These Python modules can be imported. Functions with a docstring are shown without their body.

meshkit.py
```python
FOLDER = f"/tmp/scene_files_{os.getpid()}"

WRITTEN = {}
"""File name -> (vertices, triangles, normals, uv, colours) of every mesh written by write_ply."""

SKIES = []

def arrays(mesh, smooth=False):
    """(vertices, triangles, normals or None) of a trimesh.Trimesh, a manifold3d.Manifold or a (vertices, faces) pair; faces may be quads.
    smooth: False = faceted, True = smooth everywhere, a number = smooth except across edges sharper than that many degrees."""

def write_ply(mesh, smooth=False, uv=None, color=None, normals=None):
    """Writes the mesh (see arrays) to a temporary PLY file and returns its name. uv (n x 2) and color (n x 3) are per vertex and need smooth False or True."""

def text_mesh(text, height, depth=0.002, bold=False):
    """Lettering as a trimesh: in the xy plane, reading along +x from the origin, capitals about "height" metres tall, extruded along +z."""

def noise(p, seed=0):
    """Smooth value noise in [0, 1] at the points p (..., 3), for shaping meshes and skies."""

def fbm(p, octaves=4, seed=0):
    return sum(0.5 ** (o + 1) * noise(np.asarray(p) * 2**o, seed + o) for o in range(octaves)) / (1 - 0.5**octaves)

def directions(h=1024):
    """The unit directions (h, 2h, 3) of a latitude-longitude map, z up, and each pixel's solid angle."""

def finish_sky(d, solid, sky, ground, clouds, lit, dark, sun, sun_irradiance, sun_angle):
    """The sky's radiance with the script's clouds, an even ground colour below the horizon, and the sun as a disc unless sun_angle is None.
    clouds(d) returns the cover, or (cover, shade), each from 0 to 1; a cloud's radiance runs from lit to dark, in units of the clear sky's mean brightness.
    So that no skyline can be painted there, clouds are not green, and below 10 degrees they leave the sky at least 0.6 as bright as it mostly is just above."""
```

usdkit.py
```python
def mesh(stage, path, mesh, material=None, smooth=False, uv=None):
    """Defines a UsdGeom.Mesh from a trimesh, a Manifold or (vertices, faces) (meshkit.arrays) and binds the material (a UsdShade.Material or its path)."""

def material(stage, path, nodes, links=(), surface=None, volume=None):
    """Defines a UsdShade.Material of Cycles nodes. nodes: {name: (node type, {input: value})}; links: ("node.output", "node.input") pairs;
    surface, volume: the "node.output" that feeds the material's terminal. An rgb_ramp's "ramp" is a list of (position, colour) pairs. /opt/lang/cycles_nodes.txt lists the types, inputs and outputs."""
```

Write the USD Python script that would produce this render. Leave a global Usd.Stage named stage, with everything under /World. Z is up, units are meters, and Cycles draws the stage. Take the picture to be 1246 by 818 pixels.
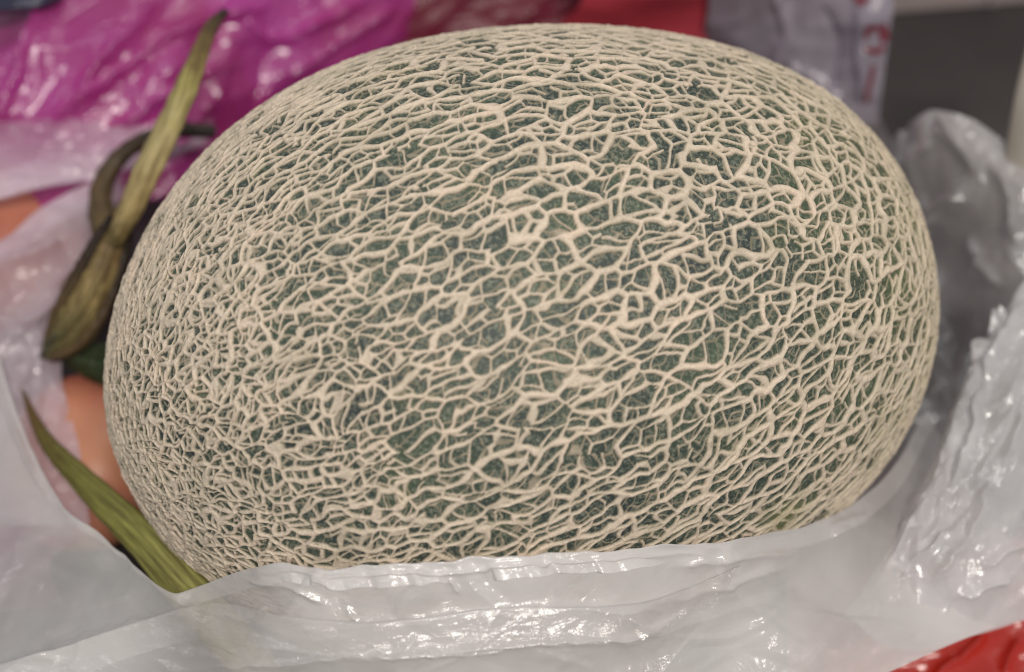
import math
import numpy as np
from scipy.interpolate import RBFInterpolator, griddata
from scipy.ndimage import gaussian_filter
from scipy.spatial import cKDTree
from pxr import Usd, UsdGeom, UsdLux, UsdShade, Gf, Sdf
import usdkit
from meshkit import noise, fbm

stage = Usd.Stage.CreateInMemory()
UsdGeom.SetStageUpAxis(stage, UsdGeom.Tokens.z)
UsdGeom.SetStageMetersPerUnit(stage, 1.0)
UsdGeom.Xform.Define(stage, '/World')

# ---------------------------------------------------------------- camera, light, exposure
PITCH, DIST, TX = math.radians(56), 0.42, 0.3536
FW = np.array([0, math.cos(PITCH), -math.sin(PITCH)])
UP = np.array([0, math.sin(PITCH), math.cos(PITCH)])
RT = np.array([1.0, 0, 0])
CAM = np.array([0, 0, 0.078]) - DIST * FW
EXPOSURE = 0.93
cam = UsdGeom.Camera.Define(stage, '/World/camera')
cam.CreateHorizontalApertureAttr(36.0)
cam.CreateVerticalApertureAttr(36.0 * 672 / 1024)
cam.CreateFocalLengthAttr(36.0 / (2 * TX))
cam.CreateClippingRangeAttr(Gf.Vec2f(0.02, 50))
cam.CreateFStopAttr(6.3)
cam.CreateFocusDistanceAttr(0.345)
cam.CreateExposureAttr(EXPOSURE)
m = Gf.Matrix4d(1)
for i, a in enumerate((RT, UP, -FW, CAM)):
    m.SetRow(i, Gf.Vec4d(*map(float, a), 1.0 if i == 3 else 0.0))
cam.AddTransformOp().Set(m)


def rect_light(name, pos, target, w, h, intensity, color):
    l = UsdLux.RectLight.Define(stage, '/World/' + name)
    l.CreateWidthAttr(w); l.CreateHeightAttr(h)
    l.CreateIntensityAttr(intensity); l.CreateColorAttr(Gf.Vec3f(*color))
    pos, target = np.array(pos, float), np.array(target, float)
    z = pos - target; z /= np.linalg.norm(z)
    x = np.cross([0, 1, 0.01], z); x /= np.linalg.norm(x)
    y = np.cross(z, x)
    mm = Gf.Matrix4d(1)
    for i, a in enumerate((x, y, z, pos)):
        mm.SetRow(i, Gf.Vec4d(*map(float, a), 1.0 if i == 3 else 0.0))
    l.AddTransformOp().Set(mm)


rect_light('ceiling_lamp', (0.30, -0.72, 1.6), (0, 0, 0.05), 0.5, 0.16, 44.0, (1.0, 0.93, 0.85))
rect_light('ceiling_lamp_001', (-0.9, 0.35, 1.8), (0, 0, 0.05), 0.9, 0.10, 6.5, (0.92, 0.96, 1.0))  # unseen lamp, added as a soft fill from the rear left
rect_light('ceiling_lamp_002', (0.25, 1.0, 1.9), (0, 0, 0.05), 0.30, 0.05, 42.0, (1.0, 0.97, 0.93))  # small unseen lamp behind, added to raise glints on the film
dome = UsdLux.DomeLight.Define(stage, '/World/room_light')
bg = usdkit.material(stage, '/World/Looks/room_light', {'b': ('background_shader', {'color': (0.95, 0.97, 1.0), 'strength': 0.18})}, surface='b.background')
UsdShade.MaterialBindingAPI.Apply(dome.GetPrim()).Bind(bg)

# ---------------------------------------------------------------- helpers
_used = {}


def numbered(parent, name):
    k = _used.get((parent, name), 0)
    _used[(parent, name)] = k + 1
    return name if k == 0 else f'{name}_{k:03d}'


def tag(o, label=None, cat=None, group=None, kind=None):
    p = o.GetPrim()
    for k, v in (('label', label), ('category', cat), ('group', group), ('kind', kind)):
        if v:
            p.SetCustomDataByKey(k, v)
    return o


def thing(name, label, cat, loc=(0, 0, 0), group=None):
    x = UsdGeom.Xform.Define(stage, '/World/' + numbered('/World', name))
    x.AddTranslateOp().Set(Gf.Vec3d(*map(float, loc)))
    x._loc = np.array(loc, float)
    tag(x, label, cat, group)
    return x


def obj(name, vf, mat, parent=None, smooth=True, attrs=None, label=None):
    pp = str(parent.GetPrim().GetPath()) if parent is not None else '/World'
    off = getattr(parent, '_loc', np.zeros(3)) if parent is not None else np.zeros(3)
    v, f = np.asarray(vf[0], float) - off, np.asarray(vf[1])
    o = usdkit.mesh(stage, pp + '/' + numbered(pp, name), (v, f), mat, smooth=smooth)
    o.CreateDoubleSidedAttr(True)
    o._loc = off
    for k, a in (attrs or {}).items():
        UsdGeom.PrimvarsAPI(o).CreatePrimvar(k, Sdf.ValueTypeNames.FloatArray, 'vertex').Set(np.asarray(a, np.float32).tolist())
    if label:
        tag(o, label)
    return o


def pix(p, z):
    """Point at height z on the line of sight through photograph pixel p."""
    p, z = np.asarray(p, float), np.asarray(z, float)
    d = FW + ((p[..., :1] - 623) / 623 * TX) * RT - ((p[..., 1:2] - 409) / 623 * TX) * UP
    t = (z - CAM[2]) / d[..., 2]
    return CAM + d * t[..., None]


def project(P):
    q = P - CAM
    z = q @ FW
    return np.stack([623 + (q @ RT) / z / TX * 623, 409 - (q @ UP) / z / TX * 623], -1)


def grid_faces(n, k):
    i = np.arange(n * k).reshape(n, k)
    return np.stack([i[:-1, :-1], i[:-1, 1:], i[1:, 1:], i[1:, :-1]], -1).reshape(-1, 4)


def tri(f4):
    return np.vstack([f4[:, [0, 1, 2]], f4[:, [0, 2, 3]]])


def spline(pts, n):
    """Smooth (Catmull-Rom) resampling of a polyline by arc length."""
    p = np.asarray(pts, float)
    if len(p) == 2:
        return p[0] + (p[1] - p[0]) * np.linspace(0, 1, n)[:, None]
    q = np.vstack([2 * p[0] - p[1], p, 2 * p[-1] - p[-2]])
    out = []
    t = np.linspace(0, 1, 24, endpoint=False)[:, None]
    for i in range(len(p) - 1):
        a, b, c, d = q[i:i + 4]
        out.append(0.5 * (2 * b + (c - a) * t + (2 * a - 5 * b + 4 * c - d) * t**2 + (3 * b - 3 * c + d - a) * t**3))
    out = np.vstack(out + [p[-1:]])
    s = np.r_[0, np.cumsum(np.linalg.norm(np.diff(out, axis=0), axis=1))]
    return np.stack([np.interp(np.linspace(0, s[-1], n), s, out[:, k]) for k in range(out.shape[1])], 1)


def normals(V):
    """Normals of a (n, k, 3) grid, turned towards the upper side."""
    n = np.cross(np.gradient(V, axis=1), np.gradient(V, axis=0))
    n /= np.maximum(np.linalg.norm(n, axis=-1, keepdims=True), 1e-12)
    return np.where((n @ FW)[..., None] > 0, -n, n)


def crumple(P, scale, seed, octaves=2, warp=0.35, angle=0.0, long=2.2):
    """Creased-film relief in about [-1, 1]: folded noise, sharp along the creases."""
    a = math.radians(angle)
    d = RT * math.cos(a) + UP * math.sin(a)
    q = np.asarray(P)
    q = (q - (q @ d)[..., None] * d * (1 - 1 / long)) / scale
    w = np.stack([noise(q * 0.9 + 7.3 * k, seed + k) for k in range(3)], -1) - 0.5
    q = q + warp * 2 * w
    out, amp, tot = 0, 1.0, 0
    for o in range(octaves):
        a = np.sqrt((noise(q * 1.9**o + 3.1 * o, seed + 10 + o) - 0.5)**2 + 0.0025) * 2
        out = out + amp * (1 - 2 * a * 1.4)
        tot += amp
        amp *= 0.55
    return out / tot


def mat(name, nodes, links, surface):
    return usdkit.material(stage, '/World/Looks/' + name, nodes, links, surface)


COVER = {}


def film_mat(name, color, opacity, spread=0.15, scale=60, rough=0.22, gloss=0.5, translucent=0.5, bump=0.25, color2=None, bscale=420, crinkle=0.22, streak=8.0):
    """Thin plastic film: partly see-through, partly scattering, with a glossy skin."""
    n = {
        'g': ('geometry', {}),
        'n': ('noise_texture', {'scale': scale, 'detail': 4.0, 'roughness': 0.6, 'distortion': 0.6}),
        'r': ('map_range', {'from_min': 0.3, 'from_max': 0.7, 'to_min': -spread, 'to_max': spread, 'clamp': True}),
        'cr': ('rgb_ramp', {'ramp': [(0.3, color), (0.7, color2 or color)]}),
        'd': ('diffuse_bsdf', {}),
        't': ('translucent_bsdf', {}),
        'tr': ('transparent_bsdf', {'color': tuple(0.55 + 0.45 * c / max(color) for c in color)}),
        'm1': ('mix_closure', {'fac': translucent}),
        'm2': ('mix_closure', {}), 'cv': ('attribute', {'attribute': 'cover'}), 'ad': ('math', {'math_type': 'add', 'use_clamp': True}),
        'bn': ('noise_texture', {'scale': bscale, 'detail': 3.0, 'roughness': 0.6}),
        'wm': ('mapping', {'mapping_type': 'texture', 'rotation': (0.0, 0.0, math.radians(streak)), 'scale': (1 / 34.0, 1 / 120.0, 1 / 120.0)}),
        'wn': ('noise_texture', {'scale': 1.0, 'detail': 3.0, 'roughness': 0.55, 'type': 'ridged_multifractal', 'distortion': 0.8, 'offset': 0.95, 'gain': 2.0, 'use_normalize': True}),
        'cb': ('bump', {'strength': crinkle, 'distance': 0.0022}),
        'b': ('bump', {'strength': bump, 'distance': 0.002}),
        'f': ('layer_weight', {'blend': 0.5}),
        'fp': ('math', {'math_type': 'power', 'value2': 3.5}), 'lw': ('layer_weight', {'blend': 0.5}), 'lp': ('math', {'math_type': 'power', 'value2': 2.0}), 'lm': ('math', {'math_type': 'multiply', 'value2': 0.42}), 'ad2': ('math', {'math_type': 'add', 'use_clamp': True}),
        'fm': ('math', {'math_type': 'multiply_add', 'value2': gloss * 0.45, 'value3': 0.075 * gloss, 'use_clamp': True}),
        'gl': ('glossy_bsdf', {'color': (1, 1, 1), 'roughness': rough}),
        'm3': ('mix_closure', {}),
    }
    l = [('g.position', 'n.vector'), ('n.fac', 'r.value'), ('n.fac', 'cr.fac'), ('cr.color', 'd.color'), ('cr.color', 't.color'),
         ('d.BSDF', 'm1.closure1'), ('t.BSDF', 'm1.closure2'), ('r.result', 'ad.value1'), ('cv.fac', 'ad.value2'), ('ad.value', 'ad2.value1'), ('lw.facing', 'lp.value1'), ('lp.value', 'lm.value1'), ('lm.value', 'ad2.value2'), ('ad2.value', 'm2.fac'), ('tr.BSDF', 'm2.closure1'), ('m1.closure', 'm2.closure2'),
         ('g.position', 'bn.vector'), ('bn.fac', 'b.height'), ('g.position', 'wm.vector'), ('wm.vector', 'wn.vector'), ('wn.fac', 'cb.height'), ('cb.normal', 'b.normal'), ('b.normal', 'gl.normal'), ('b.normal', 'f.normal'), ('f.facing', 'fp.value1'), ('fp.value', 'fm.value1'),
         ('fm.value', 'm3.fac'), ('m2.closure', 'm3.closure1'), ('gl.BSDF', 'm3.closure2')]
    COVER[name] = opacity
    return mat(name, n, l, 'm3.closure')


def plain_mat(name, c1, c2, scale=30, rough=0.5, bump=0.1, bscale=200, spec=0.5):
    return mat(name, {
        'g': ('geometry', {}),
        'n': ('noise_texture', {'scale': scale, 'detail': 5.0, 'roughness': 0.6}),
        'r': ('rgb_ramp', {'ramp': [(0.3, c1), (0.7, c2)]}),
        'bn': ('noise_texture', {'scale': bscale, 'detail': 3.0}),
        'b': ('bump', {'strength': bump, 'distance': 0.002}),
        'p': ('principled_bsdf', {'roughness': rough, 'specular_ior_level': spec}),
    }, [('g.position', 'n.vector'), ('n.fac', 'r.fac'), ('r.color', 'p.base_color'), ('g.position', 'bn.vector'), ('bn.fac', 'b.height'), ('b.normal', 'p.normal')], 'p.BSDF')


# ---------------------------------------------------------------- the surface underneath and the grey crate behind
M_table = plain_mat('table', (0.028, 0.024, 0.024), (0.05, 0.043, 0.042), 12, 0.6)
gx, gy = np.meshgrid(np.linspace(-0.8, 0.8, 40), np.linspace(-0.6, 0.9, 40))
tag(obj('table_top', (np.stack([gx, gy, 0 * gx - 0.002], -1).reshape(-1, 3), tri(grid_faces(40, 40))), M_table), kind='structure')

# ---------------------------------------------------------------- the melon: shape
MX, MY, MA, MB, YAW, TILT, EGG, SQ, EGG2, EGG3, MBZ = 0.005, -0.0088, 0.1158, 0.0853, 0.2976, -0.0545, -0.0736, 1.0923, 0.1332, 0.1156, 0.0861
cy, sy, ct, st = math.cos(YAW), math.sin(YAW), math.cos(TILT), math.sin(TILT)
MROT = np.array([[cy, -sy, 0], [sy, cy, 0], [0, 0, 1]]) @ np.array([[ct, 0, -st], [0, 1, 0], [st, 0, ct]])
MC = np.array([MX, MY, MBZ + 0.003])


def melon_local(u, w):
    c = np.cos(u)
    r = np.maximum(np.sin(u), 0)**SQ * (1 + EGG * c + EGG2 * c * c + EGG3 * c**3)
    lump = 1 + 0.008 * (fbm(np.stack([c * 2, r * np.cos(w) * 2, r * np.sin(w) * 2], -1) + 5, 2, 3) - 0.5) * 2
    return np.stack([MA * c, MB * r * np.cos(w) * lump, MBZ * r * np.sin(w) * lump], -1)


def melon_grid(u, w):
    U_, W_ = np.meshgrid(u, w)
    V = melon_local(U_, W_) @ MROT.T + MC
    return V


def out_normals(V):
    n = np.cross(np.gradient(V, axis=1), np.gradient(V, axis=0))
    n /= np.maximum(np.linalg.norm(n, axis=-1, keepdims=True), 1e-15)
    s = np.sign(((V - MC) * n).sum(-1).mean())
    return n * s


# depth of the melon seen through each pixel: films in front of it must pass above
_u = np.linspace(0, np.pi, 160)
_mv = melon_grid(_u, np.linspace(0, 2 * np.pi, 200))
_mn = out_normals(_mv)
_front = ((CAM - _mv) * _mn).sum(-1) > 0
_mp, _mz = project(_mv[_front]), _mv[_front]


def melon_point(p):
    return griddata(_mp, _mz, np.asarray(p, float), method='linear')


# longitudes: fine where the camera looks, coarse behind
WC = math.radians(125)          # centre of the visible side, about the long axis
NU, NW = 1150, 1000
wf = WC + np.radians(np.linspace(-112, 112, NW))
wb = WC + np.radians(np.linspace(112, 248, 160))
wall = np.r_[wf, wb[1:]]
uu = np.linspace(0.0, np.pi, NU)
S = melon_grid(uu, wall)
N = out_normals(S)
N[:, 0] = MROT @ [1, 0, 0]; N[:, -1] = MROT @ [-1, 0, 0]
P = S.reshape(-1, 3)
rng = np.random.default_rng(11)


def poisson(points, r, n):
    pick = rng.permutation(len(points))[:n]
    pts = points[pick]
    r = r[pick] if np.ndim(r) else r
    tree = cKDTree(pts)
    alive = np.ones(len(pts), bool)
    for i, nb in enumerate(tree.query_ball_point(pts, r)):
        if alive[i]:
            for j in nb:
                if j > i:
                    alive[j] = False
    return pts[alive]


# the surface sampled evenly, for the seeds of the net
area = np.linalg.norm(np.cross(np.gradient(_mv, axis=0), np.gradient(_mv, axis=1)), axis=-1).ravel()
even = _mv.reshape(-1, 3)[rng.choice(area.size, 160000, p=area / area.sum())] + rng.normal(0, 0.0005, (160000, 3))

ax = MROT @ [1, 0, 0]
screen_dir = RT * math.cos(math.radians(24)) + UP * math.sin(math.radians(24))   # the way the thick strands run


def stretch(Q, k, d=None):
    d = screen_dir if d is None else d
    return Q - np.outer(Q @ d, d) * (1 - 1 / k)


def warp(Q, size, amp, seed):
    q = Q / size
    return Q + amp * 2 * (np.stack([noise(q + 11.7 * k, seed + k) for k in range(3)], -1) - 0.5)


def strands(d, i, seeds, width, keep, seed, K, limit=None):
    """Height 0..1 of cork strands along the borders between a point's nearest cell and the next ones."""
    best = np.zeros(len(d))
    for j in (1, 2):
        b = i[:, j]
        vec = seeds[i[:, 0]] - seeds[b]
        gap = np.linalg.norm(vec, axis=1)
        c2 = np.minimum(((vec[:, :3] @ screen_dir) / np.maximum(gap, 1e-9))**2, 1)
        dist = (d[:, j]**2 - d[:, 0]**2) / (2 * np.maximum(gap, 1e-9)) / np.sqrt(1 - c2 + c2 / K**2)
        lo, hi = np.minimum(i[:, 0], b).astype(np.int64), np.maximum(i[:, 0], b).astype(np.int64)
        h = ((lo * 73856093) ^ (hi * 19349663) ^ (seed * 83492791)) & 0xFFFFFF
        h = ((h ^ (h >> 11)) * 1274126177 & 0xFFFFFFFF) / 4294967295.0
        w = width * (0.65 + 0.65 * h / keep) * (1.12 - 0.35 * c2)
        w = np.minimum(w, 0.17 * gap + 0.0001)
        x = np.clip(1.4 - 1.15 * dist / w, 0, 1)
        on = h < keep
        if limit is not None:
            on &= gap < limit                    # a younger strand stays inside the cell of the older ones
        best = np.maximum(best, np.where(on, 1 - (1 - x)**2, 0) * (0.78 + 0.22 * h))
    return best


def near(seeds, X, k):
    d, i = cKDTree(seeds).query(X, k=k, workers=-1)
    return d, i


def inside(seeds, owner, table):
    """Seeds with three more coordinates, far apart for seeds of different owners, so that only cells of one owner compete."""
    return np.hstack([seeds, table[owner]])


long_ = (P - MC) @ ax / MA                                    # -1 stem end, +1 blossom end
fibre = fbm(P / 0.0016, 2, 60)
vary = fbm(P / 0.022, 3, 71)                                  # where the net is coarser or finer
end = np.clip((-long_ - 0.25) / 0.5, 0, 1)                    # closer and finer towards the stem end
wide = 1 + 0.35 * (vary - 0.5)
end_e = np.clip((-((even - MC) @ ax / MA) - 0.05) / 0.7, 0, 1)
size_e, size_p = 1 - 0.42 * end_e, 1 - 0.42 * np.clip((-long_ - 0.05) / 0.7, 0, 1)
X = warp(warp(P, 0.0085, 0.0019, 1), 0.0026, 0.00068, 41)
K1, K2, K3 = 2.35, 1.7, 1.25
e1, e2, e3 = stretch(even, K1), stretch(even, K2), stretch(even, K3)
s1 = poisson(e1, 0.0039 * size_e, 26000)
d1, i1 = near(s1, stretch(X, K1), 3)
h1 = strands(d1, i1, s1, 0.00060 * wide * size_p**0.6, 0.95, 1, K1)
tab1 = rng.uniform(-1, 1, (len(s1), 3)) * 20
s2 = poisson(e2, 0.0023 * size_e, 70000)
back2 = s2 + np.outer(s2 @ screen_dir, screen_dir) * (K2 - 1)          # unstretched again
own2 = near(s1, stretch(back2, K1), 1)[1]
q2 = inside(s2, own2, tab1)
d2, i2 = near(q2, inside(stretch(X, K2), i1[:, 0], tab1), 3)
h2 = strands(d2, i2, q2, 0.00042 * wide * size_p**0.4, 0.93, 2, K2, 0.03)
tab2 = rng.uniform(-1, 1, (len(s2), 3)) * 20
s3 = poisson(e3, 0.0016 * size_e, 150000)
back3 = s3 + np.outer(s3 @ screen_dir, screen_dir) * (K3 - 1)
own3 = near(q2, inside(stretch(back3, K2), near(s1, stretch(back3, K1), 1)[1], tab1), 1)[1]
q3 = inside(s3, own3, tab2)
d3, i3 = near(q3, inside(stretch(X, K3), i2[:, 0], tab2), 3)
h3 = strands(d3, i3, q3, 0.00027 * wide, 0.74, 3, K3, 0.03)
fine = np.clip(0.60 + 0.8 * (vary - 0.5) + 0.2 * end, 0.25, 1)
H = np.maximum.reduce([h1, h2 * 0.80, h3 * fine * 0.60])
H = H * (0.9 + 0.25 * (fibre - 0.5) * 2) + 0.10 * (fbm(P / 0.0008, 2, 90) - 0.5) * (H > 0.05)
lift = (H - 0.14) * 0.00105
netv = P + N.reshape(-1, 3) * lift[:, None]
# long seam closes on itself: the last longitude equals the first
F4 = grid_faces(len(wall), NU)
keep_face = H[F4].max(1) > 0.10
F4 = F4[keep_face]
usedv, inv = np.unique(F4, return_inverse=True)
net_faces = tri(inv.reshape(-1, 4))

M_net = mat('cork_netting', {
    'g': ('geometry', {}), 'a': ('attribute', {'attribute': 'height'}),
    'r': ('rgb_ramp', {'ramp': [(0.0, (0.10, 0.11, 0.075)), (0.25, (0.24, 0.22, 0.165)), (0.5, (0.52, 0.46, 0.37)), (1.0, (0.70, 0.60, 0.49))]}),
    'n': ('noise_texture', {'scale': 90, 'detail': 3.0}),
    'r2': ('rgb_ramp', {'ramp': [(0.3, (0.80, 0.80, 0.76)), (0.52, (1, 0.99, 0.97)), (0.72, (1.03, 0.98, 0.95))]}),
    'n3': ('noise_texture', {'scale': 1700, 'detail': 2.0}),
    'r3': ('rgb_ramp', {'ramp': [(0.3, (0.84, 0.81, 0.78)), (0.5, (0.97, 0.95, 0.95)), (0.7, (1.06, 1.05, 1.04))]}),
    'm': ('mix', {'mix_type': 'multiply', 'fac': 1.0}), 'm2': ('mix', {'mix_type': 'multiply', 'fac': 1.0}),
    'b': ('bump', {'strength': 0.3, 'distance': 0.0006}),
    'st': ('attribute', {'attribute': 'stain'}), 'sk': ('color', {'value': (0.40, 0.36, 0.17)}), 'sf': ('math', {'math_type': 'multiply', 'value2': 0.42}), 'ms': ('mix', {'mix_type': 'mix'}),
    'p': ('principled_bsdf', {'roughness': 0.72, 'specular_ior_level': 0.3}),
}, [('st.fac', 'sf.value1'), ('sf.value', 'ms.fac'), ('m2.color', 'ms.color1'), ('sk.color', 'ms.color2'), ('ms.color', 'p.base_color'), ('a.fac', 'r.fac'), ('g.position', 'n.vector'), ('n.fac', 'r2.fac'), ('r.color', 'm.color1'), ('r2.color', 'm.color2'),
    ('g.position', 'n3.vector'), ('n3.fac', 'r3.fac'), ('m.color', 'm2.color1'), ('r3.color', 'm2.color2'),
    ('n3.fac', 'b.height'), ('b.normal', 'p.normal')], 'p.BSDF')
M_rind = mat('melon_rind', {
    'g': ('geometry', {}),
    'n': ('noise_texture', {'scale': 45, 'detail': 4.0, 'roughness': 0.6}),
    'r': ('rgb_ramp', {'ramp': [(0.28, (0.026, 0.032, 0.038)), (0.5, (0.036, 0.053, 0.043)), (0.72, (0.066, 0.096, 0.056))]}),
    'v': ('noise_texture', {'scale': 900, 'detail': 3.0, 'roughness': 0.7}),
    'rv': ('rgb_ramp', {'ramp': [(0.46, (0, 0, 0)), (0.68, (0.8, 0.8, 0.8))]}),
    'k': ('color', {'value': (0.24, 0.25, 0.19)}),
    'm': ('mix', {'mix_type': 'mix'}),
    'b': ('bump', {'strength': 0.4, 'distance': 0.0006}),
    'st': ('attribute', {'attribute': 'stain'}), 'sk': ('color', {'value': (0.13, 0.15, 0.045)}), 'ms': ('mix', {'mix_type': 'mix'}),
    'p': ('principled_bsdf', {'roughness': 0.55, 'specular_ior_level': 0.4}),
}, [('st.fac', 'ms.fac'), ('m.color', 'ms.color1'), ('sk.color', 'ms.color2'), ('ms.color', 'p.base_color'), ('g.position', 'n.vector'), ('n.fac', 'r.fac'), ('g.position', 'v.vector'), ('v.fac', 'rv.fac'), ('rv.color', 'm.fac'),
    ('r.color', 'm.color1'), ('k.color', 'm.color2'), ('v.fac', 'b.height'), ('b.normal', 'p.normal')], 'p.BSDF')

melon = thing('melon', 'large oval green melon covered in raised cream cork netting, lying in the white plastic bag', 'melon', (MX, MY, 0.003))
ru, rw = np.linspace(0, np.pi, 420), np.linspace(0, 2 * np.pi, 420)
rv = melon_grid(ru, rw)
spot = melon_point(np.array([(955, 628)], float))[0]


def stain(Q):
    far = np.linalg.norm(Q - spot, axis=1) * (0.7 + 0.6 * fbm(Q / 0.006, 2, 5))
    l = (Q - MC) @ ax / MA
    return np.clip(0.75 * np.exp(-(far / 0.0060)**2) + 0.40 * np.clip((l - 0.35) / 0.6, 0, 1) * (0.5 + fbm(Q / 0.02, 2, 8)) + 0.25 * np.clip(fbm(Q / 0.012, 3, 33) - 0.6, 0, 1) * 4, 0, 1)


obj('rind', (rv.reshape(-1, 3), tri(grid_faces(420, 420))), M_rind, melon, attrs={'stain': stain(rv.reshape(-1, 3))})
obj('netting', (netv[usedv], net_faces), M_net, melon, attrs={'height': np.clip(H[usedv], 0, 1), 'stain': stain(P[usedv])})


# ---------------------------------------------------------------- stems
def tube(path, radii, nseg=400, sides=20, flat=1.0, ridges=5, rdepth=0.12, seed=0, twist=2.0, rough=0.10):
    """A ribbed plant stem along a path of world points, radii given at the same points."""
    pr = spline(np.c_[np.asarray(path, float), np.asarray(radii, float)], nseg)
    p, r = pr[:, :3], pr[:, 3]
    t = np.gradient(p, axis=0); t /= np.linalg.norm(t, axis=1, keepdims=True)
    a = np.cross(t, -FW); a /= np.linalg.norm(a, axis=1, keepdims=True)
    b = np.cross(t, a)
    k = np.linspace(0, 2 * np.pi, sides, endpoint=False)
    s = np.linspace(0, 1, nseg)[:, None]
    rad = r[:, None] * (1 + rdepth * np.cos(ridges * k[None] + twist * s * 2 + seed) + rough * (noise(np.stack([np.cos(k)[None] * 2 + 0 * s, np.sin(k)[None] * 2 + 0 * s, s * 25 + 0 * k[None]], -1), seed) - 0.5) * 2)
    V = p[:, None] + rad[..., None] * (np.cos(k)[None, :, None] * a[:, None] + flat * np.sin(k)[None, :, None] * b[:, None])
    i = np.arange(nseg * sides).reshape(nseg, sides)
    j = np.roll(i, -1, 1)
    f = np.stack([i[:-1], j[:-1], j[1:], i[1:]], -1).reshape(-1, 4)
    V = V.reshape(-1, 3)
    n = len(V)
    caps = [(n, i[0, q], j[0, q]) for q in range(sides)] + [(n + 1, j[-1, q], i[-1, q]) for q in range(sides)]
    along = np.repeat(np.linspace(0, 1, nseg), sides)
    around = np.tile(np.abs(k - np.pi), nseg)
    return (np.vstack([V, p[:1], p[-1:]]), np.vstack([tri(f), caps])), {'along': np.r_[along, 0, 1], 'around': np.r_[around, 0, 0]}


def stem_mat(name, stops):
    return mat(name, {
        'g': ('geometry', {}), 'a': ('attribute', {'attribute': 'along'}),
        'n': ('noise_texture', {'scale': 260, 'detail': 4.0}), 'add': ('math', {'math_type': 'multiply_add', 'value2': 0.22, 'value3': -0.11}),
        'sum': ('math', {'math_type': 'add'}),
        'r': ('rgb_ramp', {'ramp': stops}),
        'ar': ('attribute', {'attribute': 'around'}), 'mp': ('combine_xyz', {}), 'mx': ('math', {'math_type': 'multiply', 'value2': 3.2}), 'my': ('math', {'math_type': 'multiply', 'value2': 5.0}), 'n2': ('noise_texture', {'scale': 1.0, 'detail': 4.0, 'roughness': 0.65}),
        'r2': ('rgb_ramp', {'ramp': [(0.36, (0.45, 0.40, 0.34)), (0.62, (1.15, 1.12, 1.05))]}), 'm': ('mix', {'mix_type': 'multiply', 'fac': 1.0}),
        'b': ('bump', {'strength': 0.5, 'distance': 0.001}), 'p': ('principled_bsdf', {'roughness': 0.5, 'specular_ior_level': 0.4}),
    }, [('g.position', 'n.vector'), ('n.fac', 'add.value1'), ('add.value', 'sum.value1'), ('a.fac', 'sum.value2'), ('sum.value', 'r.fac'), ('ar.fac', 'mx.value1'), ('a.fac', 'my.value1'), ('mx.value', 'mp.x'), ('my.value', 'mp.y'), ('mp.vector', 'n2.vector'),
        ('n2.fac', 'r2.fac'), ('r.color', 'm.color1'), ('r2.color', 'm.color2'), ('m.color', 'p.base_color'), ('n2.fac', 'b.height'), ('b.normal', 'p.normal')], 'p.BSDF')


def pathpx(rows):
    r = np.array(rows, float)
    return pix(r[:, :2], r[:, 2])


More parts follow.
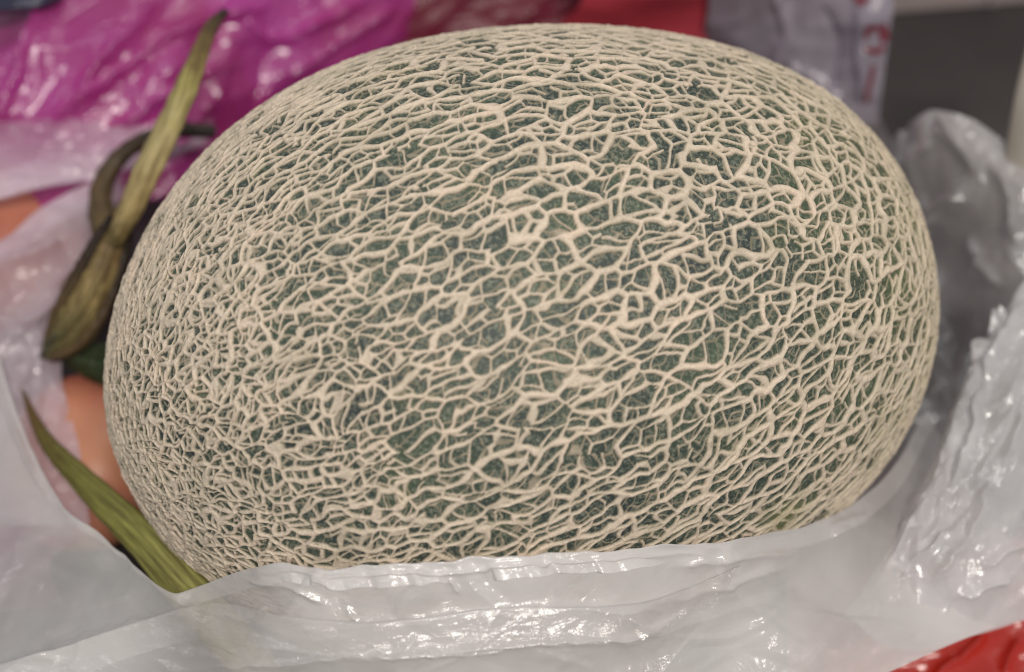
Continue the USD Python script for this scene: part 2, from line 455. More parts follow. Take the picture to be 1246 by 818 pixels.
M_arm = stem_mat('pale_stem', [(0.0, (0.11, 0.085, 0.03)), (0.15, (0.38, 0.30, 0.14)), (0.45, (0.42, 0.36, 0.17)), (0.62, (0.33, 0.30, 0.10)), (0.72, (0.20, 0.15, 0.05)), (0.86, (0.10, 0.065, 0.025)), (1.0, (0.035, 0.022, 0.015))])
M_hub = stem_mat('brown_stem', [(0.0, (0.03, 0.034, 0.014)), (0.2, (0.12, 0.105, 0.04)), (0.5, (0.26, 0.20, 0.085)), (0.8, (0.19, 0.13, 0.055)), (1.0, (0.11, 0.07, 0.03))])
M_curl = stem_mat('dark_stem', [(0.0, (0.11, 0.075, 0.03)), (0.35, (0.10, 0.065, 0.028)), (0.6, (0.045, 0.028, 0.016)), (1.0, (0.020, 0.012, 0.010))])
M_arm_dry = stem_mat('straw_stem', [(0.0, (0.07, 0.07, 0.025)), (0.4, (0.32, 0.27, 0.12)), (0.8, (0.30, 0.23, 0.10)), (1.0, (0.18, 0.13, 0.05))])
M_ped = stem_mat('green_stem', [(0.0, (0.04, 0.055, 0.02)), (1.0, (0.02, 0.05, 0.015))])
px_r = 0.000245     # half a photograph pixel's size at the stem's distance, roughly

stem = thing('cut_vine_stem', 'dried forked vine stem, brown below and pale green above, left of the melon', 'stem', pix((95, 425), 0.045))
hub = [(50, 434, .050), (66, 424, .053), (92, 396, .060), (116, 345, .070), (136, 290, .080), (150, 256, .088)]
hubp = spline(np.c_[pathpx(hub), np.array([4, 17, 29, 29, 22, 13]) * px_r], 60)
ht = np.gradient(hubp[:, :3], axis=0); ht /= np.linalg.norm(ht, axis=1, keepdims=True)
ha = np.cross(ht, -FW); ha /= np.linalg.norm(ha, axis=1, keepdims=True)
hb = np.cross(ht, ha)
g, al = tube(hubp[:, :3], hubp[:, 3] * 0.82, flat=0.85, ridges=9, rdepth=0.10, seed=2, twist=1.2, rough=0.05)
stub = obj('stub', g, M_hub, stem, attrs=al)
for k in range(9):                                      # dried fibres twisted round the stub
    ph = 2 * math.pi * k / 9 + 0.35 * math.sin(k * 2.1)
    a_ = ph + np.linspace(0, 1.5 + 0.5 * math.sin(k), 60)
    rr = hubp[:, 3] * (0.80 + 0.08 * math.sin(k * 3.7))
    pth = hubp[:, :3] + rr[:, None] * (np.cos(a_)[:, None] * ha + 0.85 * np.sin(a_)[:, None] * hb)
    lo = int(3 + 5 * abs(math.sin(k * 1.3)))
    g, al = tube(pth[lo:58], hubp[lo:58, 3] * (0.24 + 0.06 * math.sin(k * 1.9)), nseg=140, sides=9, ridges=2, rdepth=0.15, seed=k, rough=0.15)
    obj('fibre', g, (M_hub, M_curl, M_arm_dry)[k % 3], stub, attrs=al)
arm = [(138, 296, .082), (155, 262, .090), (176, 214, .098), (203, 160, .104), (226, 108, .108), (243, 64, .110), (258, 32, .110), (274, 14, .108)]
g, al = tube(pathpx(arm), np.array([10, 13, 15, 15, 14, 12, 9, 5.5]) * px_r, flat=0.8, ridges=4, rdepth=0.10, seed=5)
obj('long_arm', g, M_arm, stem, attrs=al)
curl = [(140, 305, .078), (124, 268, .076), (124, 225, .076), (146, 190, .078), (180, 168, .076), (220, 158, .072), (262, 160, .068)]
g, al = tube(pathpx(curl), np.array([13, 15, 13, 11, 10, 10, 8]) * px_r, flat=0.7, ridges=5, rdepth=0.12, seed=9)
obj('curled_arm', g, M_curl, stem, attrs=al)
ped = [(84, 424, .046), (108, 436, .044), (136, 446, .044), (165, 450, .046)]
g, al = tube(pathpx(ped), np.array([16, 22, 24, 24]) * px_r, flat=0.9, seed=12)
obj('green_shoot', g, M_ped, stem, attrs=al)

M_stalk = stem_mat('green_stalk', [(0.0, (0.13, 0.065, 0.02)), (0.18, (0.12, 0.10, 0.02)), (0.40, (0.19, 0.19, 0.045)), (0.6, (0.27, 0.27, 0.075)), (1.0, (0.26, 0.25, 0.09))])
stalk_px = [(27, 474, .052), (44, 515, .055), (66, 549, .060), (120, 604, .068), (173, 656, .077), (222, 712, .085), (275, 770, .088), (325, 835, .085)]
stalk = thing('green_stalk', 'flat yellow green stalk tapering to a brown tip, tucked under the white bag', 'stalk', pix((240, 735), 0.04))
g, al = tube(pathpx(stalk_px), np.array([1.5, 7, 11, 17, 20, 22, 23, 23]) * px_r, flat=0.4, ridges=9, rdepth=0.05, seed=21, twist=0.1, rough=0.03)
obj('stalk_body', g, M_stalk, stalk, attrs=al)


# ---------------------------------------------------------------- films
def film(pname, parent, material, top, bottom, left, right, nu, nv, relief=(), angle=20.0, ctrl=None, creases=(), facets=None, cover=None, hem=None, above_melon=False, smooth=True, label=None, clear=0.0015):
    """A sheet of film between four border lines of (x, y, z): a Coons patch, lifted through control heights, then creased along its normals."""
    T, B, L, R_ = spline(top, nu), spline(bottom, nu), spline(left, nv), spline(right, nv)
    u, v = np.linspace(0, 1, nu)[None, :, None], np.linspace(0, 1, nv)[:, None, None]
    X = (1 - v) * T[None] + v * B[None] + (1 - u) * L[:, None] + u * R_[:, None]
    X = X - ((1 - u) * (1 - v) * T[0] + u * (1 - v) * T[-1] + (1 - u) * v * B[0] + u * v * B[-1])
    if ctrl is not None:
        c = np.array(ctrl, float)
        tree_ = cKDTree(X[..., :2].reshape(-1, 2))
        _, idx = tree_.query(c[:, :2])
        delta = c[:, 2] - X[..., 2].reshape(-1)[idx]
        edge = X[:: max(nv // 8, 1), :: max(nu // 8, 1)]
        bd = np.vstack([X[0, ::max(nu // 10, 1), :2], X[-1, ::max(nu // 10, 1), :2], X[::max(nv // 8, 1), 0, :2], X[::max(nv // 8, 1), -1, :2]])
        far = cKDTree(c[:, :2]).query(bd)[0] > 25
        bd = np.unique(np.round(bd[far], 2), axis=0)
        f = RBFInterpolator(np.vstack([c[:, :2], bd]) / 300, np.r_[delta, np.zeros(len(bd))], kernel='thin_plate_spline', smoothing=1e-5)
        X[..., 2] += f(X[..., :2].reshape(-1, 2) / 300).reshape(nv, nu)
    V = pix(X[..., :2], X[..., 2])
    Nn = normals(V)
    disp = np.zeros((nv, nu))
    fade = 1.0
    for scale, amp, seed in relief:
        disp = disp + amp * crumple(V, scale, seed, angle=angle + (seed % 5 - 2) * 12)
    for pts, wpx, hh in creases:
        line = spline(np.array(pts, float), 900)
        wob = (noise(np.c_[line / 14, line[:, :1] * 0], int(wpx * 10)) - 0.5) * 5
        line = line + wob[:, None]
        d, k = cKDTree(line).query(X[..., :2].reshape(-1, 2))
        s = k / 899.0
        d = d.reshape(nv, nu); s = s.reshape(nv, nu)
        tap = np.clip(np.minimum(s, 1 - s) * 6, 0.15, 1)
        disp = disp + hh * tap / (1 + (d / wpx)**2)
    if facets:
        count, lmin, lmax, wmin, wmax, hmax, seed = facets
        rg = np.random.default_rng(seed)
        Q = X[..., :2]
        pxm = np.linalg.norm(V[nv // 2, nu // 2] - V[nv // 2, nu // 2 - 1]) / max(np.linalg.norm(Q[nv // 2, nu // 2] - Q[nv // 2, nu // 2 - 1]), 1e-9)
        for _ in range(count):
            c = Q[rg.integers(nv), rg.integers(nu)]
            an = math.radians(angle + rg.normal(0, 28))
            dr = np.array([math.cos(an), -math.sin(an)])
            ln, w = lmin + (lmax - lmin) * rg.random()**1.6, wmin + (wmax - wmin) * rg.random()**1.5
            w2 = w * rg.uniform(0.35, 1.0)
            hh = hmax * rg.uniform(0.35, 1) * (w / wmax)**0.8 * (1 if rg.random() < 0.62 else -0.7)
            bend = rg.normal(0, 0.0015)
            rel = Q - c
            s = rel @ dr
            d = rel @ np.array([-dr[1], dr[0]]) + bend * s * s + 2.5 * np.sin(s / 11 + rg.uniform(0, 6)) * 0.4
            body = np.where(d > 0, 1 - d / w, 1 + d / w2)
            body = 0.5 * (body + np.sqrt(body**2 + 0.0016))
            tap = np.clip(1 - np.abs(s) / ln, 0, 1)
            tap = tap * tap * (3 - 2 * tap)
            disp = disp + hh * np.maximum(body, 0) * tap
    V = V + Nn * disp[..., None]
    if hem:
        side, depth, drop = hem
        rows, wpx_ = 10, depth
        th = np.linspace(0, np.pi, rows + 1)[1:]
        src = {'top': (V[0], V[min(6, nv - 1)]), 'bottom': (V[-1], V[-7]), 'left': (V[:, 0], V[:, 6])}[side]
        e, inner = src
        back = inner - e
        back /= np.maximum(np.linalg.norm(back, axis=-1, keepdims=True), 1e-12)
        extra = [e + back * (-0.0006 * math.sin(a) + (0.5 - 0.5 * math.cos(a)) * 0.0) + np.outer(np.ones(len(e)), FW) * drop * (0.5 - 0.5 * math.cos(a)) for a in th]
        extra += [extra[-1] + back * depth * q / 6 + np.outer(np.ones(len(e)), FW) * drop * 0.25 * q / 6 for q in range(1, 7)]
        if side == 'top':
            V = np.concatenate([np.array(extra[::-1]), V], 0)
        elif side == 'bottom':
            V = np.concatenate([V, np.array(extra)], 0)
        else:
            V = np.concatenate([np.array(extra[::-1]).transpose(1, 0, 2), V], 1)
    if above_melon:
        q = project(V.reshape(-1, 3))
        mp = melon_point(q)
        ok = ~np.isnan(mp[:, 0])
        flat = V.reshape(-1, 3)
        room = np.where(ok, ((mp - flat) @ FW), 1.0)
        push = gaussian_filter(np.maximum(clear - room, 0).reshape(V.shape[:2]), 3, mode='nearest').ravel()
        ray = flat - CAM; ray /= np.linalg.norm(ray, axis=1, keepdims=True)
        V = (flat - ray * push[:, None]).reshape(V.shape)
    nv2, nu2 = V.shape[:2]
    base = COVER.get(material.GetPrim().GetName(), 0.9)
    layers = np.full(nv2 * nu2, base)
    if cover:                                   # how many layers of film lie over each other here
        c = np.array(cover, float)
        q = project(V.reshape(-1, 3))
        w = 1 / (((q[:, None] - c[None, :, :2])**2).sum(-1) + 900)**1.5
        layers = (w * c[:, 2]).sum(1) / w.sum(1)
    o = obj(pname, (V.reshape(-1, 3), tri(grid_faces(nv2, nu2))), material, parent, smooth=smooth, label=label, attrs={'cover': layers})
    o._V = V
    return o


M_white = film_mat('white_film', (0.80, 0.775, 0.76), 0.80, 0.10, 35, rough=0.25, gloss=0.9, translucent=0.35, bump=0.2, color2=(0.78, 0.755, 0.745))
M_over = film_mat('fold_film', (0.82, 0.80, 0.79), 0.42, 0.12, 45, rough=0.25, gloss=0.9, translucent=0.35, bump=0.25)
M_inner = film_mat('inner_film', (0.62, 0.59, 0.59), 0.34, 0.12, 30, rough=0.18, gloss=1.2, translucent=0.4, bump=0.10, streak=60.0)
M_lobe = film_mat('clear_film', (0.86, 0.85, 0.86), 0.55, 0.16, 40, rough=0.22, gloss=1.1, translucent=0.4, bump=0.10, streak=58.0)
M_left = film_mat('left_film', (0.78, 0.66, 0.74), 0.52, 0.15, 35, rough=0.2, gloss=0.7, translucent=0.4, bump=0.15)
M_mag = film_mat('magenta_film', (0.60, 0.055, 0.38), 0.86, 0.08, 22, rough=0.24, gloss=1.0, translucent=0.35, bump=0.10, color2=(0.42, 0.030, 0.17), crinkle=0.3, streak=50.0)
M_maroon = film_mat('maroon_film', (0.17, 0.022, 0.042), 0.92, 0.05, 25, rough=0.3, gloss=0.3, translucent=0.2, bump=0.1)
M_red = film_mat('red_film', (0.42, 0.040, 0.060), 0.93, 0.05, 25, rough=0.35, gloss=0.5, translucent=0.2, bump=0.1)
M_lav = film_mat('lavender_film', (0.40, 0.36, 0.42), 0.84, 0.08, 18, rough=0.22, gloss=0.9, translucent=0.3, bump=0.1, streak=80.0, color2=(0.30, 0.27, 0.33))
M_redb = film_mat('bright_red_film', (0.46, 0.020, 0.010), 0.95, 0.04, 25, rough=0.2, gloss=0.9, translucent=0.15, bump=0.12)
M_print = plain_mat('red_print', (0.13, 0.010, 0.025), (0.18, 0.017, 0.035), 60, 0.5)
M_grey = plain_mat('grey_plastic', (0.29, 0.238, 0.232), (0.38, 0.32, 0.31), 14, 0.45, 0.06)
M_post = plain_mat('cream_post', (0.30, 0.27, 0.23), (0.36, 0.32, 0.27), 40, 0.5)
M_fruit = mat('fruit_skin', {
    'g': ('geometry', {}), 'n': ('noise_texture', {'scale': 28, 'detail': 3.0}),
    'r': ('rgb_ramp', {'ramp': [(0.3, (0.50, 0.22, 0.12)), (0.55, (0.47, 0.17, 0.10)), (0.75, (0.36, 0.09, 0.07))]}),
    'p': ('principled_bsdf', {'roughness': 0.42, 'subsurface_weight': 0.15, 'subsurface_scale': 0.004}),
}, [('g.position', 'n.vector'), ('n.fac', 'r.fac'), ('r.color', 'p.base_color')], 'p.BSDF')
M_dark = plain_mat('navy_wrap', (0.012, 0.012, 0.03), (0.03, 0.03, 0.06), 60, 0.25, 0.4, 160)

# grey crate: back wall, a side wall and a rim, behind everything on the right
crate = thing('grey_crate', 'dark grey plastic crate wall standing behind the bags at the upper right', 'crate', pix((1150, 150), 0.0))


def slab(a, b, c, t, bevel=0.0):
    """A thin panel with corner a, edges to b and c, thickness t along its normal."""
    a, b, c = map(lambda q: np.array(q, float), (a, b, c))
    n = np.cross(b - a, c - a); n /= np.linalg.norm(n)
    p = [a, b, b + c - a, c]
    V = np.array(p + [q - n * t for q in p])
    f = np.array([[0, 1, 2, 3], [7, 6, 5, 4], [0, 4, 5, 1], [1, 5, 6, 2], [2, 6, 7, 3], [3, 7, 4, 0]])
    return V, tri(f)


wy = 0.205
obj('back_panel', slab((0.05, wy, -0.001), (0.42, wy + 0.04, -0.001), (0.05, wy + 0.02, 0.20), 0.004), M_grey, crate, smooth=False)
for k in range(6):
    x0 = 0.10 + k * 0.05
    y0 = wy + (x0 - 0.05) / 0.37 * 0.04
    obj('rib', slab((x0, y0 - 0.002, 0.0), (x0 + 0.003, y0 - 0.0017, 0.0), (x0, y0 + 0.018, 0.195), 0.004), M_grey, crate, smooth=False)
post = [(1284, 10, .10), (1268, 70, .092), (1254, 130, .085), (1240, 215, .065)]
g, al = tube(pathpx(post), np.array([22, 22, 22, 22]) * px_r, nseg=60, ridges=4, rdepth=0.06, flat=0.8, rough=0.0, twist=0)
tag(obj('cream_post', g, M_post), 'cream coloured plastic post leaning against the grey crate at the right edge', 'post')


# fruit under the left films
def fruit(p, z, r, sq, seed, label):
    n, k = 90, 120
    u, w = np.meshgrid(np.linspace(0, np.pi, n), np.linspace(0, 2 * np.pi, k))
    d = np.stack([np.sin(u) * np.cos(w), np.sin(u) * np.sin(w), np.cos(u)], -1)
    V = d * r * np.array(sq) * (1 + 0.06 * (noise(d * 1.5 + 4, seed)[..., None] - 0.5)) * (1 - 0.10 * np.exp(-((1 - d[..., 2:]) / 0.06)))
    tag(obj('fruit', ((V + pix(p, z)).reshape(-1, 3), tri(grid_faces(k, n))), M_fruit), label, 'fruit')


fruit((110, 560), 0.024, 0.026, (1.0, 1.15, .85), 3, 'orange red fruit wedged between the melon and the green stalk')
fruit((-30, 300), 0.024, 0.034, (1.2, 1.0, .8), 5, 'orange fruit glimpsed at the left edge under the milky fold of film')

# the magenta bag
mag = thing('magenta_plastic_bag', 'crumpled bright magenta plastic bag behind the vine stem at the upper left', 'plastic bag', pix((200, 100), 0.0))
film('bag_film', mag, M_mag,
     top=[(-70, -60, .055), (120, -70, .075), (300, -70, .075), (450, -50, .06), (560, -40, .035)],
     bottom=[(-70, 270, .030), (80, 250, .045), (190, 240, .036), (300, 190, .022), (470, 110, .010)],
     left=[(-70, -60, .055), (-75, 100, .055), (-70, 270, .030)], right=[(560, -40, .035), (530, 40, .02), (470, 110, .010)],
     facets=(80, 50, 220, 10, 50, 0.0045, 206), nu=340, nv=220, angle=48, relief=[(0.05, 0.0024, 3), (0.022, 0.0005, 17)],
     creases=[([(10, 170), (40, 90), (70, 10)], 6, .006), ([(60, 160), (140, 95), (230, 40), (330, 5)], 5, .005), ([(90, 120), (150, 60), (200, 0)], 5, .004),
              ([(130, 160), (210, 110), (270, 80)], 4, .003), ([(290, 20), (330, 50), (380, 30), (440, 0)], 5, .004), ([(340, 100), (390, 60), (440, 30), (480, 5)], 5, .004)])

film('bag_tail', mag, M_mag, top=[(-80, 560, .030), (-20, 570, .034), (55, 612, .038)], bottom=[(-80, 770, .040), (-10, 745, .043), (75, 735, .046)], left=[(-80, 560, .030), (-80, 770, .040)], right=[(55, 612, .038), (100, 640, .042), (62, 690, .044), (75, 735, .046)],
     cover=[(-40, 620, .85), (15, 640, .7), (60, 650, .25), (95, 640, .0), (55, 612, .05), (60, 690, .08), (20, 690, .25), (-40, 700, .5), (0, 735, .0), (60, 735, .0), (-60, 760, .1), (-20, 572, .2)], nu=90, nv=90, angle=30, relief=[(0.03, 0.002, 5)], facets=(20, 20, 100, 8, 30, .002, 213))

navy = thing('navy_packet', 'dark navy wrapped packet with a silver glint, just in the upper left corner', 'packet', pix((20, -10), 0.06))
film('wrapper', navy, M_dark, top=[(-60, -60, .085), (70, -60, .085)], bottom=[(-60, 16, .082), (0, 13, .084), (45, 8, .082), (70, -4, .08)], left=[(-60, -60, .085), (-60, 16, .082)], right=[(70, -60, .085), (70, -4, .08)],
     facets=(25, 10, 40, 4, 12, 0.0015, 211), nu=80, nv=60, relief=[(0.012, 0.0012, 5)], hem=('bottom', .01, .006))

mar = thing('maroon_plastic_film', 'dark maroon plastic film behind the top of the melon', 'plastic bag', pix((580, 10), 0.0))  # dark maroon film filling the area left of the red bag
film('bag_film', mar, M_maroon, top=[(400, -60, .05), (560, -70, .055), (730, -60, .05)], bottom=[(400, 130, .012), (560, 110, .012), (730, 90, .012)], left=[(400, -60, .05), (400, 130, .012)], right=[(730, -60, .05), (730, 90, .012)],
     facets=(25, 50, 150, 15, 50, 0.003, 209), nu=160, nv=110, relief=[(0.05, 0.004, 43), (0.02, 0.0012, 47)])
redbag = thing('red_plastic_bag', 'red plastic bag showing above the melon beside the pale printed bag', 'plastic bag', pix((790, 20), 0.0))
film('bag_film', redbag, M_red, top=[(690, -70, .07), (800, -75, .08), (900, -60, .07)], bottom=[(690, 100, .02), (790, 100, .022), (900, 110, .015)], left=[(690, -70, .07), (712, -10, .06), (672, 40, .04), (690, 100, .02)], right=[(900, -60, .07), (900, 110, .015)],
     facets=(15, 50, 150, 15, 50, 0.003, 210), nu=140, nv=110, relief=[(0.06, 0.004, 53), (0.025, 0.001, 57)])

lav = thing('printed_plastic_bag', 'pale lavender grey plastic bag with red printing down its edge, behind the melon', 'plastic bag', pix((960, 60), 0.0))
lavf = film('bag_film', lav, M_lav, top=[(862, -60, .085), (950, -75, .095), (1030, -70, .09), (1092, -60, .08)], bottom=[(845, 95, .015), (930, 130, .02), (1010, 150, .025), (1068, 150, .030)],
            left=[(862, -60, .085), (862, 20, .05), (845, 95, .015)], right=[(1092, -60, .08), (1082, 40, .06), (1068, 150, .030)],
            facets=(30, 50, 150, 12, 50, 0.003, 207), nu=220, nv=200, relief=[(0.05, 0.003, 63), (0.02, 0.0010, 67)],
            creases=[([(945, -10), (955, 40), (940, 80)], 6, .004), ([(1000, 10), (1020, 60), (1010, 120)], 5, -.003), ([(1044, -20), (1042, 60), (1050, 130)], 4, .004), ([(960, 70), (1000, 100), (1030, 130)], 4, .003)])


def print_patch(vf, poly):
    """Printed ink following the bag's film, lifted a hair above it: the film's own faces that lie in the stroke."""
    from shapely import contains_xy
    from shapely.geometry import LineString
    V = vf._V
    shape = LineString(poly[0]).buffer(poly[1] * 0.72)
    nv, nu = V.shape[:2]
    f = grid_faces(nv, nu)
    flat = V.reshape(-1, 3)
    q = project(flat)
    c = q[f].mean(1)
    f = f[contains_xy(shape, c[:, 0], c[:, 1])]
    ids, iv = np.unique(f, return_inverse=True)
    ray = flat[ids] - CAM
    return flat[ids] + normals(V).reshape(-1, 3)[ids] * 0.0004, tri(iv.reshape(-1, 4))


for line, w in (([(1040, -6), (1048, 4), (1056, -4)], 5), ([(1054, 44), (1056, 34), (1066, 33), (1073, 38), (1074, 50)], 4.5), ([(1076, 30), (1080, 46)], 3.5),
                ([(1055, 60), (1066, 63), (1074, 58)], 4.5), ([(1062, 82), (1059, 98), (1055, 112), (1054, 122)], 4)):
    obj('red_print', print_patch(lavf, (line, w)), M_print, lav)

# the red bag under the front right corner
under = thing('bright_red_plastic_sheet', 'glossy bright red plastic sheet under the lower right corner of the white bag', 'plastic sheet', pix((1160, 800), 0.0))
film('sheet', under, M_redb, top=[(960, 700, .012), (1100, 690, .015), (1300, 640, .015)], bottom=[(960, 880, .010), (1100, 880, .012), (1300, 880, .012)], left=[(960, 700, .012), (960, 880, .010)], right=[(1300, 640, .015), (1300, 880, .012)],
     facets=(30, 30, 120, 10, 30, 0.002, 208), nu=160, nv=110, relief=[(0.03, 0.003, 73), (0.012, 0.001, 77)], creases=[([(1130, 830), (1180, 790), (1200, 760)], 6, .003), ([(1215, 820), (1240, 780)], 5, .003)])

# ---------------------------------------------------------------- the white bag holding the melon
bag = thing('white_plastic_bag', 'crumpled translucent white plastic bag wrapped around the melon', 'plastic bag', (0, -0.05, 0.0))


def mz(p, d=0.002):
    """Height just in front of the melon's surface at a pixel."""
    q = melon_point(np.array([p], float))[0]
    return 0.052 if np.isnan(q[2]) else float(q[2]) + d


E1 = [(300, 697), (345, 687), (430, 690), (550, 683), (720, 672), (900, 660), (985, 640)]
top_edge = [(-70, 330, .050), (-16, 385, .056), (12, 475, .063), (44, 556, .070), (84, 622, .078), (125, 652, .083), (165, 690, .088), (206, 722, .094), (240, 716, .097)]
E1 = [(x, y + 1.3 * math.sin(x / 19.0) + 0.9 * math.sin(x / 7.3 + 1) + 1.5 * math.sin(x / 51.0), z) for x, y, z in ((*p, mz(p, 0.0035)) for p in spline(E1, 44))]
top_edge += [(x, y, z + 0.0006 * (1 + math.sin(x / 23.0))) for x, y, z in E1]
top_edge += [(1035, 618, .078), (1085, 575, .068), (1130, 500, .056)]
film('front_wall', bag, M_white, top=top_edge,
     bottom=[(-70, 900, .070), (200, 900, .088), (500, 900, .094), (800, 900, .084), (1000, 850, .080), (1180, 775, .060), (1290, 740, .045)],
     left=[(-70, 330, .050), (-75, 600, .062), (-70, 900, .070)], right=[(1130, 500, .056), (1180, 600, .054), (1290, 740, .045)],
     facets=(70, 40, 190, 8, 34, 0.0022, 201), nu=620, nv=230, above_melon=True, hem=('top', .005, .0006), clear=0.0035, angle=8,
     ctrl=[(500, 760, .116), (300, 770, .104), (150, 770, .088), (720, 760, .110), (900, 740, .092), (60, 680, .074), (600, 820, .106), (200, 840, .090), (1000, 720, .083)],
     cover=[(8, 410, .62), (34, 480, .62), (64, 552, .62), (94, 616, .62), (250, 745, .22), (285, 785, .25), (0, 500, .62), (20, 640, .42), (80, 680, .52), (40, 560, .42), (150, 760, .66), (250, 750, .66), (290, 800, .66), (400, 720, .86), (600, 720, .9), (800, 720, .9), (900, 760, .9), (600, 810, .9), (1000, 690, .74), (1050, 660, .5), (1085, 605, .16), (1130, 520, .05), (1150, 640, .3), (1150, 740, .85)],
     relief=[(0.05, 0.0012, 83), (0.02, 0.0003, 87)],
     creases=[([(290, 705), (345, 694), (430, 698), (550, 692), (720, 681), (860, 671)], 3, .0012), ([(420, 728), (440, 755), (520, 752), (600, 742), (700, 740), (760, 742), (820, 740)], 4, .0022), ([(390, 800), (480, 795), (560, 790), (640, 782), (720, 776), (780, 772), (830, 745)], 4, .0024),
              ([(0, 815), (60, 798), (120, 778), (180, 758), (260, 735)], 6, .0024), ([(270, 745), (305, 758), (330, 735)], 3, .0016), ([(300, 705), (360, 715), (400, 735)], 4, .0015),
              ([(250, 815), (330, 808), (420, 798)], 4, .0015), ([(560, 722), (545, 700)], 3, .0012), ([(-40, 365), (-18, 400), (6, 482), (36, 560), (62, 610)], 4, .0022),
              ([(820, 690), (880, 680), (950, 672), (965, 680)], 5, .0016), ([(1000, 640), (1060, 630)], 5, .0015), ([(780, 740), (850, 720), (960, 690)], 6, .0016)])

film('front_fold', bag, M_over, top=[(-70, 835, .084), (0, 812, .090), (60, 796, .094), (120, 776, .099), (180, 757, .103), (260, 738, .110), (340, 752, .117), (440, 760, .121), (520, 753, .122), (600, 743, .122), (700, 741, .120), (780, 736, .115), (850, 714, .108), (905, 690, .106)],
     bottom=[(-70, 930, .085), (400, 930, .10), (720, 930, .098)], left=[(-70, 835, .084), (-70, 930, .085)], right=[(905, 690, .106), (872, 742, .104), (820, 800, .100), (720, 930, .098)],
     cover=[(100, 810, .45), (258, 750, .08), (290, 785, .12), (350, 790, .36), (500, 790, .45), (700, 780, .40), (800, 760, .22), (850, 760, .03), (890, 710, .03), (790, 840, .03), (740, 850, .15)],
     nu=420, nv=110, hem=('top', .008, .0018), angle=6, relief=[(0.04, 0.0010, 131), (0.015, 0.0004, 132)], facets=(70, 40, 220, 6, 26, .0016, 212), above_melon=True, clear=0.008,
     creases=[([(390, 800), (480, 795), (560, 790), (640, 782), (720, 776), (780, 772), (830, 745)], 3.5, .0022), ([(760, 750), (800, 765), (845, 730)], 4, .0016), ([(250, 815), (330, 808), (420, 798)], 3, .0015)])
film('right_wall', bag, M_inner, top=[(1000, 90, .012), (1060, 130, .018), (1085, 170, .040), (1110, 150, .062), (1140, 136, .070), (1185, 148, .072), (1240, 184, .072), (1310, 215, .072)],
     bottom=[(930, 690, .030), (1000, 735, .040), (1060, 760, .036), (1150, 735, .03), (1310, 690, .03)],
     left=[(1000, 90, .012), (1010, 330, .012), (930, 690, .030)], right=[(1310, 215, .072), (1320, 450, .05), (1310, 690, .03)],
     facets=(60, 30, 120, 8, 40, 0.0032, 202), nu=260, nv=380, hem=('top', .012, .003),
     ctrl=[(1140, 300, .034), (1150, 430, .026), (1120, 560, .026), (1090, 230, .030), (1180, 240, .062), (1230, 260, .062), (1230, 330, .056), (1190, 500, .028), (1060, 660, .036)],
     angle=60, cover=[(1020, 150, .2), (1110, 300, .28), (1150, 420, .22), (1130, 540, .24), (1060, 620, .34), (1130, 150, .45), (1190, 175, .5), (1235, 230, .6), (1240, 330, .6), (1180, 250, .42), (1100, 200, .4)], relief=[(0.04, 0.00066, 93), (0.018, 0.00038, 97), (0.008, 0.00011, 99)],
     creases=[([(1140, 140), (1165, 180), (1195, 220)], 6, .006), ([(1130, 270), (1160, 240), (1180, 245)], 4, .004), ([(1110, 170), (1120, 230), (1150, 270)], 5, .003), ([(1180, 285), (1200, 320), (1225, 350)], 5, .003),
              ([(1200, 200), (1225, 240), (1240, 300)], 5, .005), ([(1120, 620), (1180, 640)], 5, .002)])
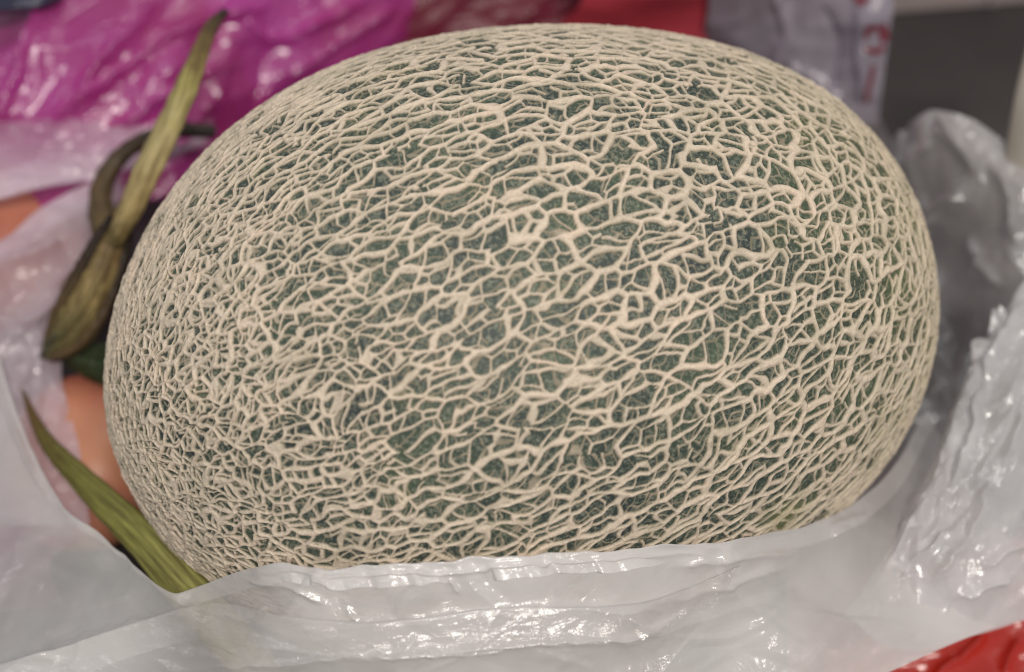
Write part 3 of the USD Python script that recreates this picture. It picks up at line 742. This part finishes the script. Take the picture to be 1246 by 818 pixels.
film('right_flap', bag, M_lobe, top=[(1215, 400, 0.074), (1245, 345, 0.080), (1310, 290, 0.084)], bottom=[(1030, 748, 0.066), (1090, 790, 0.058), (1180, 775, 0.056), (1310, 732, 0.056)],
     left=[(1215, 400, 0.074), (1178, 480, 0.072), (1130, 585, 0.072), (1085, 670, 0.070), (1030, 748, 0.066)], right=[(1310, 290, 0.084), (1315, 500, 0.074), (1310, 732, 0.056)],
     facets=(55, 40, 200, 7, 30, 0.0026, 203), nu=220, nv=300, hem=('left', .008, .002),
     ctrl=[(1200, 600, 0.076), (1150, 690, 0.072), (1240, 480, 0.080)],
     angle=55, relief=[(0.05, 0.0008, 103)],
     creases=[([(1215, 402), (1182, 482), (1135, 587), (1090, 672), (1036, 746)], 4, .003), ([(1150, 600), (1165, 580), (1185, 530), (1200, 470)], 4, .004), ([(1040, 738), (1080, 708), (1115, 700)], 4, .003), ([(1130, 705), (1165, 670), (1190, 630), (1195, 600)], 5, .004),
              ([(1095, 700), (1120, 680), (1160, 650)], 4, .003), ([(1190, 690), (1246, 655)], 4, .003), ([(1200, 470), (1230, 400), (1246, 370)], 4, .004), ([(1220, 560), (1246, 500)], 5, .003), ([(1160, 725), (1230, 700)], 5, .003)])
film('left_fold', bag, M_left, top=[(-70, 150, .060), (20, 150, .063), (110, 140, .061), (200, 132, .055), (262, 126, .046)], bottom=[(-70, 268, .058), (0, 242, .060), (70, 224, .060), (140, 210, .056), (250, 175, .044)],
     left=[(-70, 150, .060), (-70, 268, .058)], right=[(262, 126, .046), (250, 175, .044)], nu=200, nv=110, angle=12, facets=(50,30,140,6,24,.0020,204), relief=[(0.03, 0.0008, 113)], hem=('bottom', .01, .003),
     cover=[(-20, 155, .05), (60, 150, .08), (150, 145, .08), (240, 135, .1), (0, 200, .5), (80, 195, .55), (150, 180, .5), (0, 235, .75), (80, 220, .75), (200, 180, .6)])
film('left_wall', bag, M_left, top=[(-70, 330, .052), (0, 296, .058), (50, 255, .060), (115, 220, .056), (150, 215, .05)], bottom=[(-70, 640, .040), (0, 640, .045), (60, 640, .045), (110, 640, .045)],
     left=[(-70, 330, .052), (-70, 640, .040)], right=[(150, 215, .05), (120, 330, .050), (75, 440, .046), (95, 540, .044), (110, 640, .045)], facets=(45, 30, 120, 8, 30, 0.0026, 205), nu=150, nv=260,
     angle=55, relief=[(0.035, 0.00063, 123), (0.015, 0.00030, 127)], hem=('top', .01, .003),
     creases=[([(-10, 340), (40, 315), (80, 296)], 6, .005), ([(20, 400), (60, 380), (75, 330)], 5, .003)])
